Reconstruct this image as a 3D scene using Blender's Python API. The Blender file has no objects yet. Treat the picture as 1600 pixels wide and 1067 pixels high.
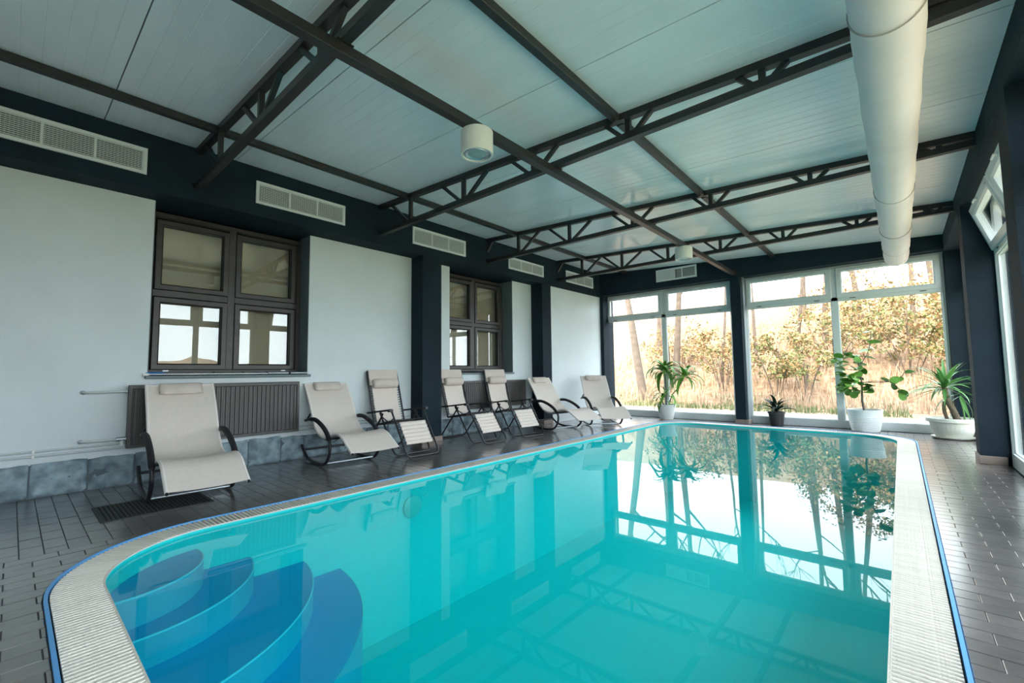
import bpy, bmesh, math, random
from mathutils import Vector, Matrix, noise
random.seed(7)
PI = math.pi
scene = bpy.context.scene
COL = scene.collection

# ---------------------------------------------------------------- camera
YAW, PITCH, ROLL, FPX = -0.7215295, 0.0707240, -0.0109637, 687.493
_f = Vector((math.sin(YAW)*math.cos(PITCH), math.cos(YAW)*math.cos(PITCH), math.sin(PITCH)))
_r0 = Vector((math.cos(YAW), -math.sin(YAW), 0)); _u0 = _r0.cross(_f)
_R = _r0*math.cos(ROLL) + _u0*math.sin(ROLL); _U = -_r0*math.sin(ROLL) + _u0*math.cos(ROLL)
CAM = Vector((0, 0, 1.0))
cd = bpy.data.cameras.new('camera'); cam = bpy.data.objects.new('camera', cd); COL.objects.link(cam)
cd.sensor_width = 36; cd.sensor_fit = 'HORIZONTAL'; cd.lens = 36*FPX/1600; cd.clip_start = .02; cd.clip_end = 300
M = Matrix((_R, _U, -_f)).transposed().to_4x4(); M.translation = CAM; cam.matrix_world = M
scene.camera = cam
def project(p):
    d = Vector(p) - CAM; w = d.dot(_f)
    if w < .05: return None
    return 800 + FPX*d.dot(_R)/w, 533.5 - FPX*d.dot(_U)/w, w

# ---------------------------------------------------------------- light
world = bpy.data.worlds.new('overcast_sky'); scene.world = world; world.use_nodes = True
bg = world.node_tree.nodes['Background']; bg.inputs[0].default_value = (.83, .925, 1.0, 1); bg.inputs[1].default_value = 5.8
sd = bpy.data.lights.new('sun', 'SUN'); sd.energy = 4.5; sd.color = (1, .80, .60); sd.angle = math.radians(6)
sun = bpy.data.objects.new('sun', sd); COL.objects.link(sun)
sun.rotation_euler = Vector((.25, .82, -.52)).to_track_quat('-Z', 'Y').to_euler(); sun.location = (-10, -20, 15)
def portal(name, loc, rot, sx, sy):
    l = bpy.data.lights.new(name, 'AREA'); l.shape = 'RECTANGLE'; l.size = sx; l.size_y = sy; l.cycles.is_portal = True
    o = bpy.data.objects.new(name, l); COL.objects.link(o); o.location = loc; o.rotation_euler = rot
portal('daylight_portal_back', (-2.3, 9.5, 1.4), (-PI/2, 0, 0), 6.0, 2.8)
portal('daylight_portal_right', (.98, 3.9, 1.4), (0, PI/2, 0), 2.8, 11.0)
vs = scene.view_settings; vs.view_transform = 'Standard'; vs.look = 'None'; vs.gamma = 1; vs.use_curve_mapping = False; vs.exposure = 0.62
cy = scene.cycles
cy.use_denoising = True; cy.max_bounces = 10; cy.diffuse_bounces = 5; cy.glossy_bounces = 4; cy.transparent_max_bounces = 16
cy.sample_clamp_indirect = 8; cy.caustics_reflective = False; cy.caustics_refractive = False

# ---------------------------------------------------------------- helpers
def setp(o, label=None, cat=None, group=None, kind=None):
    if label: o['label'] = label
    if cat: o['category'] = cat
    if group: o['group'] = group
    if kind: o['kind'] = kind
    return o
def empty(name, loc=(0, 0, 0), rz=0, **k):
    o = bpy.data.objects.new(name, None); COL.objects.link(o); o.location = loc; o.rotation_euler = (0, 0, rz)
    o.empty_display_size = .1
    return setp(o, **k)
def place(name, me, parent=None, loc=(0, 0, 0), rot=(0, 0, 0), **k):
    o = bpy.data.objects.new(name, me); COL.objects.link(o); o.location = loc; o.rotation_euler = rot
    if parent: o.parent = parent
    return setp(o, **k)
def dup(root, loc, rz, **k):
    def cp(o, par):
        c = o.copy(); COL.objects.link(c); c.parent = par
        for ch in list(o.children): cp(ch, c)
        return c
    r = cp(root, None); r.location = loc; r.rotation_euler = (0, 0, rz)
    return setp(r, **k)
def crom(pts, n=6):
    P = [Vector(p) for p in pts]; out = []
    for i in range(len(P)-1):
        p0 = P[i-1] if i else P[0]*2 - P[1]; p1 = P[i]; p2 = P[i+1]; p3 = P[i+2] if i+2 < len(P) else P[-1]*2 - P[-2]
        for k in range(n):
            t = k/n
            out.append(.5*((2*p1) + (p2-p0)*t + (2*p0-5*p1+4*p2-p3)*t*t + (3*p1-p0-3*p2+p3)*t*t*t))
    out.append(P[-1]); return out
class MB:
    def __init__(s): s.v = []; s.f = []
    def add(s, vs, fs):
        b = len(s.v); s.v += [tuple(x) for x in vs]; s.f += [tuple(i+b for i in f) for f in fs]; return s
    def box(s, a, b, c=0.0):
        x0, x1 = sorted((a[0], b[0])); y0, y1 = sorted((a[1], b[1])); z0, z1 = sorted((a[2], b[2]))
        c = min(c, (x1-x0)*.45, (y1-y0)*.45, (z1-z0)*.45)
        if c <= 0:
            return s.add([(x, y, z) for z in (z0, z1) for y in (y0, y1) for x in (x0, x1)],
                         [(0, 2, 3, 1), (4, 5, 7, 6), (0, 1, 5, 4), (2, 6, 7, 3), (0, 4, 6, 2), (1, 3, 7, 5)])
        bm = bmesh.new(); bmesh.ops.create_cube(bm, size=1)
        for v in bm.verts: v.co = ((x0+x1)/2 + v.co.x*(x1-x0), (y0+y1)/2 + v.co.y*(y1-y0), (z0+z1)/2 + v.co.z*(z1-z0))
        bmesh.ops.bevel(bm, geom=bm.edges[:], offset=c, segments=1, affect='EDGES', profile=.5)
        bm.verts.index_update(); s.add([v.co for v in bm.verts], [[v.index for v in f.verts] for f in bm.faces]); bm.free(); return s
    def bar(s, p, q, w, h, up=(0, 0, 1)):       # rectangular bar from p to q
        p = Vector(p); q = Vector(q); d = (q-p).normalized(); up = Vector(up)
        sd_ = d.cross(up)
        if sd_.length < 1e-4: sd_ = d.cross(Vector((1, 0, 0)))
        sd_.normalize(); u = sd_.cross(d).normalized()
        vs_ = [e + sd_*a*w/2 + u*b*h/2 for e in (p, q) for a, b in ((-1, -1), (1, -1), (1, 1), (-1, 1))]
        return s.add(vs_, [(0, 1, 2, 3), (7, 6, 5, 4), (0, 4, 5, 1), (1, 5, 6, 2), (2, 6, 7, 3), (3, 7, 4, 0)])
    def tube(s, pts, r, n=8, closed=False, caps=True):
        P = [Vector(p) for p in pts]; m = len(P); rs = r if isinstance(r, (list, tuple)) else [r]*m
        up = None; rings = []
        for i in range(m):
            if closed: t = (P[(i+1) % m] - P[i-1])
            else: t = P[min(i+1, m-1)] - P[max(i-1, 0)]
            if t.length < 1e-9: t = Vector((0, 0, 1))
            t.normalize()
            if up is None:
                up = Vector((0, 0, 1)) if abs(t.z) < .9 else Vector((1, 0, 0))
            a = t.cross(up)
            if a.length < 1e-5: a = t.cross(Vector((0, 1, .01)))
            a.normalize(); up = a.cross(t).normalized()
            rings.append([P[i] + (a*math.cos(2*PI*k/n) + up*math.sin(2*PI*k/n))*rs[i] for k in range(n)])
        vs_ = [x for rg in rings for x in rg]; fs = []
        for i in range(m if closed else m-1):
            j = (i+1) % m
            for k in range(n): fs.append((i*n+k, i*n+(k+1) % n, j*n+(k+1) % n, j*n+k))
        if caps and not closed: fs += [tuple(range(n))[::-1], tuple((m-1)*n+k for k in range(n))]
        return s.add(vs_, fs)
    def lathe(s, prof, n=32, c=(0, 0, 0), close=True):
        vs_ = []; fs = []
        for r, z in prof:
            for k in range(n): vs_.append((c[0]+r*math.cos(2*PI*k/n), c[1]+r*math.sin(2*PI*k/n), c[2]+z))
        for i in range(len(prof)-1):
            for k in range(n): fs.append((i*n+k, i*n+(k+1) % n, (i+1)*n+(k+1) % n, (i+1)*n+k))
        if close: fs += [tuple(range(n))[::-1], tuple((len(prof)-1)*n+k for k in range(n))]
        return s.add(vs_, fs)
    def prism(s, poly, z0, z1):
        n = len(poly); vs_ = [(x, y, z0) for x, y in poly] + [(x, y, z1) for x, y in poly]
        return s.add(vs_, [tuple(range(n))[::-1], tuple(range(n, 2*n))] + [(i, (i+1) % n, n+(i+1) % n, n+i) for i in range(n)])
    def mesh(s, name, mat=None, smooth=False, ang=40):
        me = bpy.data.meshes.new(name); me.from_pydata(s.v, [], s.f)
        bm = bmesh.new(); bm.from_mesh(me); bmesh.ops.recalc_face_normals(bm, faces=bm.faces); bm.to_mesh(me); bm.free()
        if smooth:
            me.shade_smooth(); me.set_sharp_from_angle(angle=math.radians(ang))
        if mat: me.materials.append(mat)
        return me
    def build(s, name, mat, parent=None, smooth=False, ang=40, **k):
        loc = k.pop('loc', (0, 0, 0)); rot = k.pop('rot', (0, 0, 0))
        return place(name, s.mesh(name, mat, smooth, ang), parent, loc, rot, **k)

# ---------------------------------------------------------------- materials
def mat(name, col, rough=.5, metal=0, spec=.5, var=0, vscale=8, bump=0, bscale=60, isl=0, coat=0, vcol=None, stretch=None):
    m = bpy.data.materials.new(name); m.use_nodes = True; nt = m.node_tree; N = nt.nodes; L = nt.links
    b = N['Principled BSDF']; b.inputs['Roughness'].default_value = rough; b.inputs['Metallic'].default_value = metal
    b.inputs['Specular IOR Level'].default_value = spec; b.inputs['Coat Weight'].default_value = coat; b.inputs['Coat Roughness'].default_value = .17; b.inputs['Coat IOR'].default_value = 1.6
    base = (*col, 1); b.inputs['Base Color'].default_value = base
    tc = N.new('ShaderNodeTexCoord'); src = tc.outputs['Object']
    if stretch:
        mp = N.new('ShaderNodeMapping'); mp.inputs['Scale'].default_value = stretch; L.new(src, mp.inputs[0]); src = mp.outputs[0]
    out = None
    if var:
        nz = N.new('ShaderNodeTexNoise'); nz.inputs['Scale'].default_value = vscale; nz.inputs['Detail'].default_value = 5; L.new(src, nz.inputs['Vector'])
        mx = N.new('ShaderNodeMix'); mx.data_type = 'RGBA'
        rp = N.new('ShaderNodeMapRange'); rp.inputs[1].default_value = .35; rp.inputs[2].default_value = .65; L.new(nz.outputs[0], rp.inputs[0]); L.new(rp.outputs[0], mx.inputs[0])
        c2 = vcol or tuple(c*(1-var) for c in col)
        mx.inputs[6].default_value = base; mx.inputs[7].default_value = (*c2, 1); out = mx.outputs[2]
    if isl:
        g = N.new('ShaderNodeNewGeometry'); oi = N.new('ShaderNodeObjectInfo')
        ad = N.new('ShaderNodeMath'); ad.operation = 'ADD'; L.new(g.outputs['Random Per Island'], ad.inputs[0]); L.new(oi.outputs['Random'], ad.inputs[1])
        fr = N.new('ShaderNodeMath'); fr.operation = 'FRACT'; L.new(ad.outputs[0], fr.inputs[0])
        mr = N.new('ShaderNodeMapRange'); mr.inputs[3].default_value = 1-isl; mr.inputs[4].default_value = 1+isl; L.new(fr.outputs[0], mr.inputs[0])
        hs = N.new('ShaderNodeHueSaturation'); L.new(mr.outputs[0], hs.inputs['Value'])
        if out: L.new(out, hs.inputs['Color'])
        else: hs.inputs['Color'].default_value = base
        out = hs.outputs[0]
    if out: L.new(out, b.inputs['Base Color'])
    if bump:
        n2 = N.new('ShaderNodeTexNoise'); n2.inputs['Scale'].default_value = bscale; n2.inputs['Detail'].default_value = 4; L.new(src, n2.inputs['Vector'])
        bp = N.new('ShaderNodeBump'); bp.inputs['Strength'].default_value = bump; bp.inputs['Distance'].default_value = .01
        L.new(n2.outputs[0], bp.inputs['Height']); L.new(bp.outputs[0], b.inputs['Normal'])
    return m
def clear_mat(name, ior, tint, rough=0.0, wave=0, wscale=2):
    m = bpy.data.materials.new(name); m.use_nodes = True; nt = m.node_tree; N = nt.nodes; L = nt.links; N.clear()
    o = N.new('ShaderNodeOutputMaterial'); mx = N.new('ShaderNodeMixShader'); fr = N.new('ShaderNodeFresnel')
    ge = N.new('ShaderNodeNewGeometry'); mr = N.new('ShaderNodeMapRange'); mr.inputs[3].default_value = ior; mr.inputs[4].default_value = 1/ior   # same index from either side of a thin sheet
    L.new(ge.outputs['Backfacing'], mr.inputs[0]); L.new(mr.outputs[0], fr.inputs[0])
    t = N.new('ShaderNodeBsdfTransparent'); t.inputs[0].default_value = (*tint, 1); g = N.new('ShaderNodeBsdfGlossy'); g.inputs['Roughness'].default_value = rough
    L.new(fr.outputs[0], mx.inputs[0]); L.new(t.outputs[0], mx.inputs[1]); L.new(g.outputs[0], mx.inputs[2]); L.new(mx.outputs[0], o.inputs[0])
    if wave:
        tc = N.new('ShaderNodeTexCoord'); nz = N.new('ShaderNodeTexNoise'); nz.inputs['Scale'].default_value = wscale; nz.inputs['Detail'].default_value = 2
        bp = N.new('ShaderNodeBump'); bp.inputs['Strength'].default_value = wave; bp.inputs['Distance'].default_value = .01
        L.new(tc.outputs['Object'], nz.inputs['Vector']); L.new(nz.outputs[0], bp.inputs['Height']); L.new(bp.outputs[0], g.inputs['Normal'])
    return m
m_wall = mat('mint_wall_plaster', (.69, .745, .785), .75, var=.06, vscale=2, bump=.25, bscale=120)
m_navy = mat('navy_textured_paint', (.010, .021, .033), .8, spec=.25, var=.25, vscale=3, bump=.5, bscale=90)
m_reveal = mat('grey_reveal_paint', (.16, .20, .22), .6, bump=.2)
m_ceil = mat('ceiling_panel_lacquer', (.82, .875, .925), .22, var=.06, vscale=1.5, stretch=(1, 3, 1))
m_slab = mat('roof_slab', (.3, .3, .3), .9)
m_steel = mat('dark_brown_steel', (.028, .024, .025), .42, var=.3, vscale=6)
m_white = mat('white_enamel', (.78, .77, .75), .4)
m_ventw = mat('vent_white', (.72, .74, .74), .45)
m_dark = mat('black_void', (.006, .006, .007), .9)
m_duct = mat('duct_fabric', (.86, .77, .775), .8, var=.06, vscale=4, bump=.25, bscale=6)
m_upvc = mat('white_window_frame', (.62, .66, .67), .35)
m_brown = mat('brown_window_frame', (.045, .038, .038), .4, var=.25, vscale=5, stretch=(1, 1, 6))
m_rubber = mat('black_rubber', (.01, .01, .01), .7)
m_glass = clear_mat('window_glass', 1.5, (.97, .99, .98))
m_glassd = clear_mat('reflective_glass', 1.85, (.85, .85, .82))
m_blind = mat('beige_blind', (.80, .70, .58), .8, var=.05, stretch=(1, 1, 12))
m_tile = mat('dark_clinker_tile', (.125, .105, .103), .3, spec=.7, var=.25, vscale=14, bump=.10, bscale=30, isl=.22, coat=1)
m_grout = mat('dark_grout', (.05, .044, .042), .85)
m_liner = mat('turquoise_pool_liner', (.0, .56, .58), .6)
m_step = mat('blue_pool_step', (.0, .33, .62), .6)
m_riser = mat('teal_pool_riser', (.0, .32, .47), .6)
m_edge = mat('pale_step_edge', (.05, .50, .66), .6)
m_water = clear_mat('pool_water', 1.333, (.45, .97, .97), 0.0, wave=.02, wscale=1.6)
m_rim = mat('blue_rim', (.10, .34, .72), .4)
m_slat = mat('ivory_grating', (.72, .66, .60), .5, isl=.06, bump=.5, bscale=160)
m_gutter = mat('gutter_channel', (.05, .045, .045), .7)
m_skirt = mat('brown_skirting_tile', (.30, .23, .20), .4, var=.15)
m_stone = mat('blue_grey_stone', (.30, .39, .44), .7, var=.5, vscale=9, bump=1, bscale=14, isl=.15, vcol=(.13, .18, .22))
m_mortar = mat('stone_mortar', (.10, .13, .15), .9)
m_sling = mat('beige_sling_mesh', (.72, .62, .575), .75, var=.05, vscale=40, bump=.3, bscale=220)
m_hem = mat('pale_sling_hem', (.76, .68, .66), .6)
m_pad = mat('beige_padded_fabric', (.66, .56, .52), .85, var=.08, vscale=12, bump=.3, bscale=120)
m_frame = mat('black_powder_tube', (.018, .017, .022), .38)
m_foam = mat('black_foam', (.010, .009, .013), .75)
m_chrome = mat('bare_metal', (.55, .55, .56), .3, metal=1)
m_rad = mat('anthracite_radiator', (.055, .048, .050), .4)
m_pipe = mat('painted_pipe', (.55, .60, .60), .45)
m_mat = mat('black_drain_grid', (.02, .019, .019), .6)
m_blue = mat('blue_plastic', (.02, .20, .62), .4)
m_alu = mat('aluminium', (.45, .50, .55), .35, metal=.8)
m_pot = mat('white_pot', (.76, .78, .78), .45)
m_pot2 = mat('ivory_pot', (.70, .69, .62), .5)
m_potd = mat('black_pot', (.025, .022, .024), .5)
m_soil = mat('soil', (.04, .028, .02), .95, bump=1, bscale=40)
m_leaf = mat('fresh_leaf', (.13, .32, .04), .45, isl=.35, var=.2, vscale=9)
m_leafr = mat('round_leaf', (.16, .36, .06), .4, isl=.35, var=.2, vscale=9)
m_leafd = mat('dark_leaf', (.018, .035, .02), .6, spec=.2, isl=.3)
m_leafy = mat('yucca_leaf', (.11, .28, .08), .38, isl=.3)
m_bark = mat('grey_bark', (.16, .14, .13), .85, var=.4, vscale=18, bump=.6, bscale=50)
m_barky = mat('ringed_bark', (.22, .17, .12), .85, var=.5, vscale=30, bump=1, bscale=60, stretch=(1, 1, 4))
m_tree = mat('brown_tree_bark', (.16, .115, .085), .9, var=.35, vscale=6, bump=.5, bscale=20)  # the bark's own brown, mottled at random
m_bush = mat('bush_leaf', (.17, .19, .06), .7, isl=.45)
m_bushd = mat('dry_bush_leaf', (.36, .22, .10), .8, isl=.45)
m_dry = mat('dry_grass_blade', (.45, .315, .21), .9, isl=.35)
m_green = mat('green_grass_blade', (.13, .16, .06), .9, isl=.35)

# ================================================================ the room
XL, XH, XW, XR, YB, YW, YF = -5.48, -5.20, -5.75, .58, 9.08, 9.35, -1.6
ZH = 2.75                                   # underside of the headers
XRW = .83                                   # plane of the right-hand windows
def zc(x): return 3.29 - .052*(x + 5.2)     # sloping ceiling
PO = (-3.71, .12, .14, 8.87, .80)           # pool rim outside: x0 x1 y0 y1 radius
PI_ = (-3.505, -.085, .345, 8.665, .60)     # water edge
def rrect(x0, x1, y0, y1, r, n=16):
    pts = []
    for cx, cy_, a0 in ((x1-r, y1-r, 0), (x0+r, y1-r, PI/2), (x0+r, y0+r, PI), (x1-r, y0+r, 1.5*PI)):
        for k in range(n+1):
            a = a0 + k/n*PI/2; pts.append((cx+r*math.cos(a), cy_+r*math.sin(a)))
    return pts
def sdf(x, y, S=PO):
    x0, x1, y0, y1, r = S; cx, cy_ = (x0+x1)/2, (y0+y1)/2
    qx = abs(x-cx) - (x1-x0)/2 + r; qy = abs(y-cy_) - (y1-y0)/2 + r
    return math.hypot(max(qx, 0), max(qy, 0)) + min(max(qx, qy), 0) - r
def off(S, d): return (S[0]-d, S[1]+d, S[2]-d, S[3]+d, S[4]+d)

# ---- floor
def ring_mesh(name, outer, inner, z, m):
    bm = bmesh.new(); es = []
    for loop in (outer, inner):
        vs_ = [bm.verts.new((x, y, z)) for x, y in loop]
        es += [bm.edges.new((vs_[i], vs_[(i+1) % len(vs_)])) for i in range(len(vs_))]
    bmesh.ops.triangle_fill(bm, use_beauty=True, use_dissolve=False, edges=es)
    bmesh.ops.recalc_face_normals(bm, faces=bm.faces)
    for f in bm.faces:
        if f.normal.z < 0: f.normal_flip()
    me = bpy.data.meshes.new(name); bm.to_mesh(me); bm.free(); me.materials.append(m); return me
floor = place('floor', ring_mesh('floor', [(-5.6, YF), (XRW+.1, YF), (XRW+.1, YW+.05), (-5.6, YW+.05)], rrect(*PO), -.0035, m_grout), kind='structure')
tiles = []
TL, TW, G = .205, .0975, .0035
def clip_half(poly, nx, ny, c):
    out = []
    for i in range(len(poly)):
        p, q = poly[i], poly[(i+1) % len(poly)]
        dp = p[0]*nx + p[1]*ny - c; dq = q[0]*nx + q[1]*ny - c
        if dp >= 0: out.append(p)
        if dp*dq < 0:
            t = dp/(dp-dq); out.append((p[0]+(q[0]-p[0])*t, p[1]+(q[1]-p[1])*t))
    return out
def clip_rect(poly, x0, x1, y0, y1):
    for a in ((1, 0, x0), (-1, 0, -x1), (0, 1, y0), (0, -1, -y1)):
        if poly: poly = clip_half(poly, *a)
    return poly
def region(x0, x1, y0, y1, ox, oy, alongx):
    lx, ly = (TL, TW) if alongx else (TW, TL)
    i0 = int((x0-ox)/lx) - 2; i1 = int((x1-ox)/lx) + 2; j0 = int((y0-oy)/ly) - 2; j1 = int((y1-oy)/ly) + 2
    for i in range(i0, i1+1):
        for j in range(j0, j1+1):
            sx = lx/2*(j % 2) if alongx else 0; sy = 0 if alongx else ly/2*(i % 2)
            a, b = ox+i*lx+sx, oy+j*ly+sy
            full = [(a+G/2, b+G/2), (a+lx-G/2, b+G/2), (a+lx-G/2, b+ly-G/2), (a+G/2, b+ly-G/2)]
            p = clip_rect(full, x0, x1, y0, y1)
            if len(p) < 3: continue
            ds = [sdf(*q) for q in p]
            if max(ds) <= .004: continue
            isfull = len(p) == 4 and all(abs(p[k][0]-full[k][0]) + abs(p[k][1]-full[k][1]) < 1e-6 for k in range(4))
            if min(ds) < .004:
                cx = sum(q[0] for q in p)/len(p); cyy = sum(q[1] for q in p)/len(p); e = 1e-4
                gx = (sdf(cx+e, cyy)-sdf(cx-e, cyy))/(2*e); gy = (sdf(cx, cyy+e)-sdf(cx, cyy-e))/(2*e)
                p = clip_half(p, gx, gy, gx*cx+gy*cyy - sdf(cx, cyy) + .004); isfull = False
                if len(p) < 3: continue
            cx = sum(q[0] for q in p)/len(p); cyy = sum(q[1] for q in p)/len(p)
            pr = project((cx, cyy, 0)); vis = 0
            if pr and -60 < pr[0] < 1660 and pr[1] < 1110: vis = 1/((Vector((cx, cyy, 0))-CAM).length**3)
            tiles.append((vis, p, isfull, alongx, a+lx/2, b+ly/2))
region(XL+.03, PO[0], YF, YB+.2, PO[0]-TL*20, .075-TW*30, True)
region(PO[0], PO[1], YF, YW-.06, PO[0], .02-TL*10, False)
region(PO[1], XRW, YF, YW-.06, .205, 2.2-TW*40, True)
tiles.sort(key=lambda t: -t[0])
def tile_geo(mb, p, z=0.0):
    n = len(p); cx = sum(q[0] for q in p)/n; cyy = sum(q[1] for q in p)/n; b = .0018
    def inn(q):
        dx, dy = cx-q[0], cyy-q[1]; l = math.hypot(dx, dy) or 1; return (q[0]+dx/l*b*1.4, q[1]+dy/l*b*1.4)
    low = [(*q, -.012) for q in p]; mid = [(*q, z-b) for q in p]; top = [(*inn(q), z) for q in p]
    mb.add(low+mid+top, [tuple(range(2*n, 3*n))] + [(i, (i+1) % n, n+(i+1) % n, n+i) for i in range(n)] + [(n+i, n+(i+1) % n, 2*n+(i+1) % n, 2*n+i) for i in range(n)])
tm = {}
for ax in (True, False):
    lx, ly = (TL, TW) if ax else (TW, TL); mb = MB()
    tile_geo(mb, [(-lx/2+G/2, -ly/2+G/2), (lx/2-G/2, -ly/2+G/2), (lx/2-G/2, ly/2-G/2), (-lx/2+G/2, ly/2-G/2)]); tm[ax] = mb.mesh('tile', m_tile)
rest = MB()
for k, (vis, p, full, ax, cx, cyy) in enumerate(tiles):
    if k < 300:
        if full: place('tile', tm[ax], floor, (cx, cyy, random.uniform(-.0012, .0006)), (random.uniform(-.004, .004), random.uniform(-.004, .004), 0))
        else:
            mb = MB(); tile_geo(mb, p); mb.build('tile', m_tile, floor)
    else: tile_geo(rest, p, random.uniform(-.0012, .0006))
rest.build('tile_field', m_tile, floor, kind='stuff')

# ---- pool
pool = empty('swimming_pool', (-1.8, 4.5, 0), label='rectangular turquoise pool with rounded corners, corner steps and ivory grating', cat='pool')
def local(mb): 
    mb.v = [(x+1.8, y-4.5, z) for x, y, z in mb.v]; return mb
inner = rrect(*PI_); n = len(inner)
mb = MB(); mb.add([(*p, -.004) for p in inner] + [(*p, -1.3) for p in inner], [(i, (i+1) % n, n+(i+1) % n, n+i) for i in range(n)] + [tuple(range(n, 2*n))])
local(mb).build('basin', m_liner, pool)
def clip_poly(poly, S):
    c = rrect(*S); out = poly
    for i in range(len(c)):
        p, q = c[i], c[(i+1) % len(c)]; nx, ny = -(q[1]-p[1]), q[0]-p[0]
        if abs(nx)+abs(ny) < 1e-9: continue
        out = clip_half(out, nx, ny, nx*p[0]+ny*p[1])
        if not out: return out
    return out
for (cx, cyy, r, z, zb) in ((-3.41, .42, .434, -.12, -.27), (-3.546, .45, .72, -.27, -.42), (-3.62, .30, 1.25, -.42, -.57), (-3.60, .18, 1.66, -.57, -1.3)):
    S = off(PI_, -.004)
    def arcpoly(rr): return clip_poly([(cx+rr*math.cos(a*PI/48), cyy+rr*math.sin(a*PI/48)) for a in range(96)], S)
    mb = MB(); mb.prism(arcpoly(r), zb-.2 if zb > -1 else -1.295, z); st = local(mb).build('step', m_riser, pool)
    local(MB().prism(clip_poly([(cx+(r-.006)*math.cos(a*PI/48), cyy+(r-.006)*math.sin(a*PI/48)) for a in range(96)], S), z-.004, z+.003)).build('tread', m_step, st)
    mb = MB(); pts = [(cx+(r-.004)*math.cos(a*PI/96), cyy+(r-.004)*math.sin(a*PI/96), z) for a in range(-60, 130)]
    pts = [q for q in pts if sdf(q[0], q[1], PI_) < -.012]
    if z > -.5:
        local(mb.tube(pts, .007, 6)).build('step_nosing', m_edge, st, True)
# round disc on the long wall, coloured close to the liner
mb = MB(); mb.lathe([(.0, 0), (.10, 0), (.10, .012), (.085, .02), (.0, .02)], 24)
mb.v = [(z-3.503, 2.54+y, -.24+x) for x, y, z in mb.v]; local(mb).build('wall_disc', mat('wall_disc_green', (.10, .52, .50), .5), pool, True)
# rim, gutter, slats
def band(S0, S1, z0, z1, up, lo):
    a, b = rrect(*S0), rrect(*S1); n = len(a); mb = MB()
    vs_ = [(*p, up) for p in a] + [(*p, up) for p in b] + [(*p, lo) for p in a] + [(*p, lo) for p in b]; fs = []
    for i in range(n):
        j = (i+1) % n; fs += [(i, j, n+j, n+i), (i, j, 2*n+j, 2*n+i), (n+i, n+j, 3*n+j, 3*n+i)]
    return mb.add(vs_, fs)
local(band(PO, off(PO, -.014), 0, 0, .010, -.06)).build('rim', m_rim, pool)
local(band(off(PI_, .008), off(PI_, -.002), 0, 0, .004, -.0035)).build('inner_lip', m_slat, pool)
local(band(off(PO, -.014), off(PI_, .008), 0, 0, -.035, -.06)).build('gutter_channel', m_gutter, pool)
SLW, SLL, SLP = .0165, .178, .0262
def slat_geo(mb, T=None):
    prof = [(-SLW/2, -.012), (-SLW/2, .002), (-SLW/2+.003, .006), (SLW/2-.003, .006), (SLW/2, .002), (SLW/2, -.012)]
    vs_ = [(x, y, z) for x in (-SLL/2, SLL/2) for y, z in prof]; m = len(prof)
    if T: vs_ = [tuple(T @ Vector(v)) for v in vs_]
    mb.add(vs_, [tuple(range(m))[::-1], tuple(range(m, 2*m))] + [(i, (i+1) % m, m+(i+1) % m, m+i) for i in range(m)])
mid = off(PI_, .004+.091)
x0, x1, y0, y1, r = mid; segs = []
def seg_line(ax, ay, bx, by, nx, ny):
    l = math.hypot(bx-ax, by-ay); k = max(1, round(l/SLP))
    for i in range(k): t = (i+.5)/k; segs.append((ax+(bx-ax)*t, ay+(by-ay)*t, math.atan2(ny, nx)))
def seg_arc(cx, cyy, a0):
    k = round(r*PI/2/SLP)
    for i in range(k): a = a0+(i+.5)/k*PI/2; segs.append((cx+r*math.cos(a), cyy+r*math.sin(a), a))
seg_line(x1, y0+r, x1, y1-r, 1, 0); seg_arc(x1-r, y1-r, 0); seg_line(x1-r, y1, x0+r, y1, 0, 1); seg_arc(x0+r, y1-r, PI/2)
seg_line(x0, y1-r, x0, y0+r, -1, 0); seg_arc(x0+r, y0+r, PI); seg_line(x0+r, y0, x1-r, y0, 0, -1); seg_arc(x1-r, y0+r, 1.5*PI)
def sv(s):
    p = project((s[0], s[1], 0))
    return -1/((Vector((s[0], s[1], 0))-CAM).length**3) if p and -20 < p[0] < 1620 and p[1] < 1090 else 0
segs.sort(key=sv)
mb = MB(); slat_geo(mb); slat_me = mb.mesh('slat', m_slat); rest = MB()
for k, (x, y, a) in enumerate(segs):
    if k < 300: place('slat', slat_me, pool, (x+1.8, y-4.5, 0), (0, 0, a))
    else: slat_geo(rest, Matrix.Translation((x+1.8, y-4.5, 0)) @ Matrix.Rotation(a, 4, 'Z'))
rest.build('grating', m_slat, pool, kind='stuff')
mb = MB(); mb.add([(*p, -.018) for p in inner], [tuple(range(len(inner)))])
mb.build('pool_water', m_water, label='still clear turquoise water filling the pool, mirroring the windows', cat='water', kind='stuff')

# ---- left wall
wl = MB()
O1, O2 = (.87, 2.41), (4.69, 6.25)          # window openings along y
ZS = 1.0
def wl_box(y0, y1, z0, z1): wl.box((XL, y0, z0), (-6.15, y1, z1))
for a, b in ((YF, O1[0]), (O1[1], O2[0]), (O2[1], 7.1)): wl_box(a, b, -.01, ZH+.02)
for a, b in (O1, O2): wl_box(a, b, -.01, ZS)
wl.box((-5.225, 7.1, -.01), (-6.15, YB+.3, ZH-.01))
wall_left = wl.build('wall_left', m_wall, kind='structure')
for a, b in (O1, O2):                       # painted reveals, plus an added rear panel that stops light leaking in
    mb = MB()
    mb.box((XL-.002, a-.001, ZS), (-6.0, a+.006, ZH)); mb.box((XL-.002, b-.006, ZS), (-6.0, b+.001, ZH)); mb.box((-5.9, a, ZS), (-6.1, b, ZH))
    mb.build('window_reveal_light_stop', m_reveal, wall_left)
MB().box((XH, YF, ZH), (-6.15, YB+.3, 3.45)).build('header_beam', m_navy, wall_left)
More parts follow.
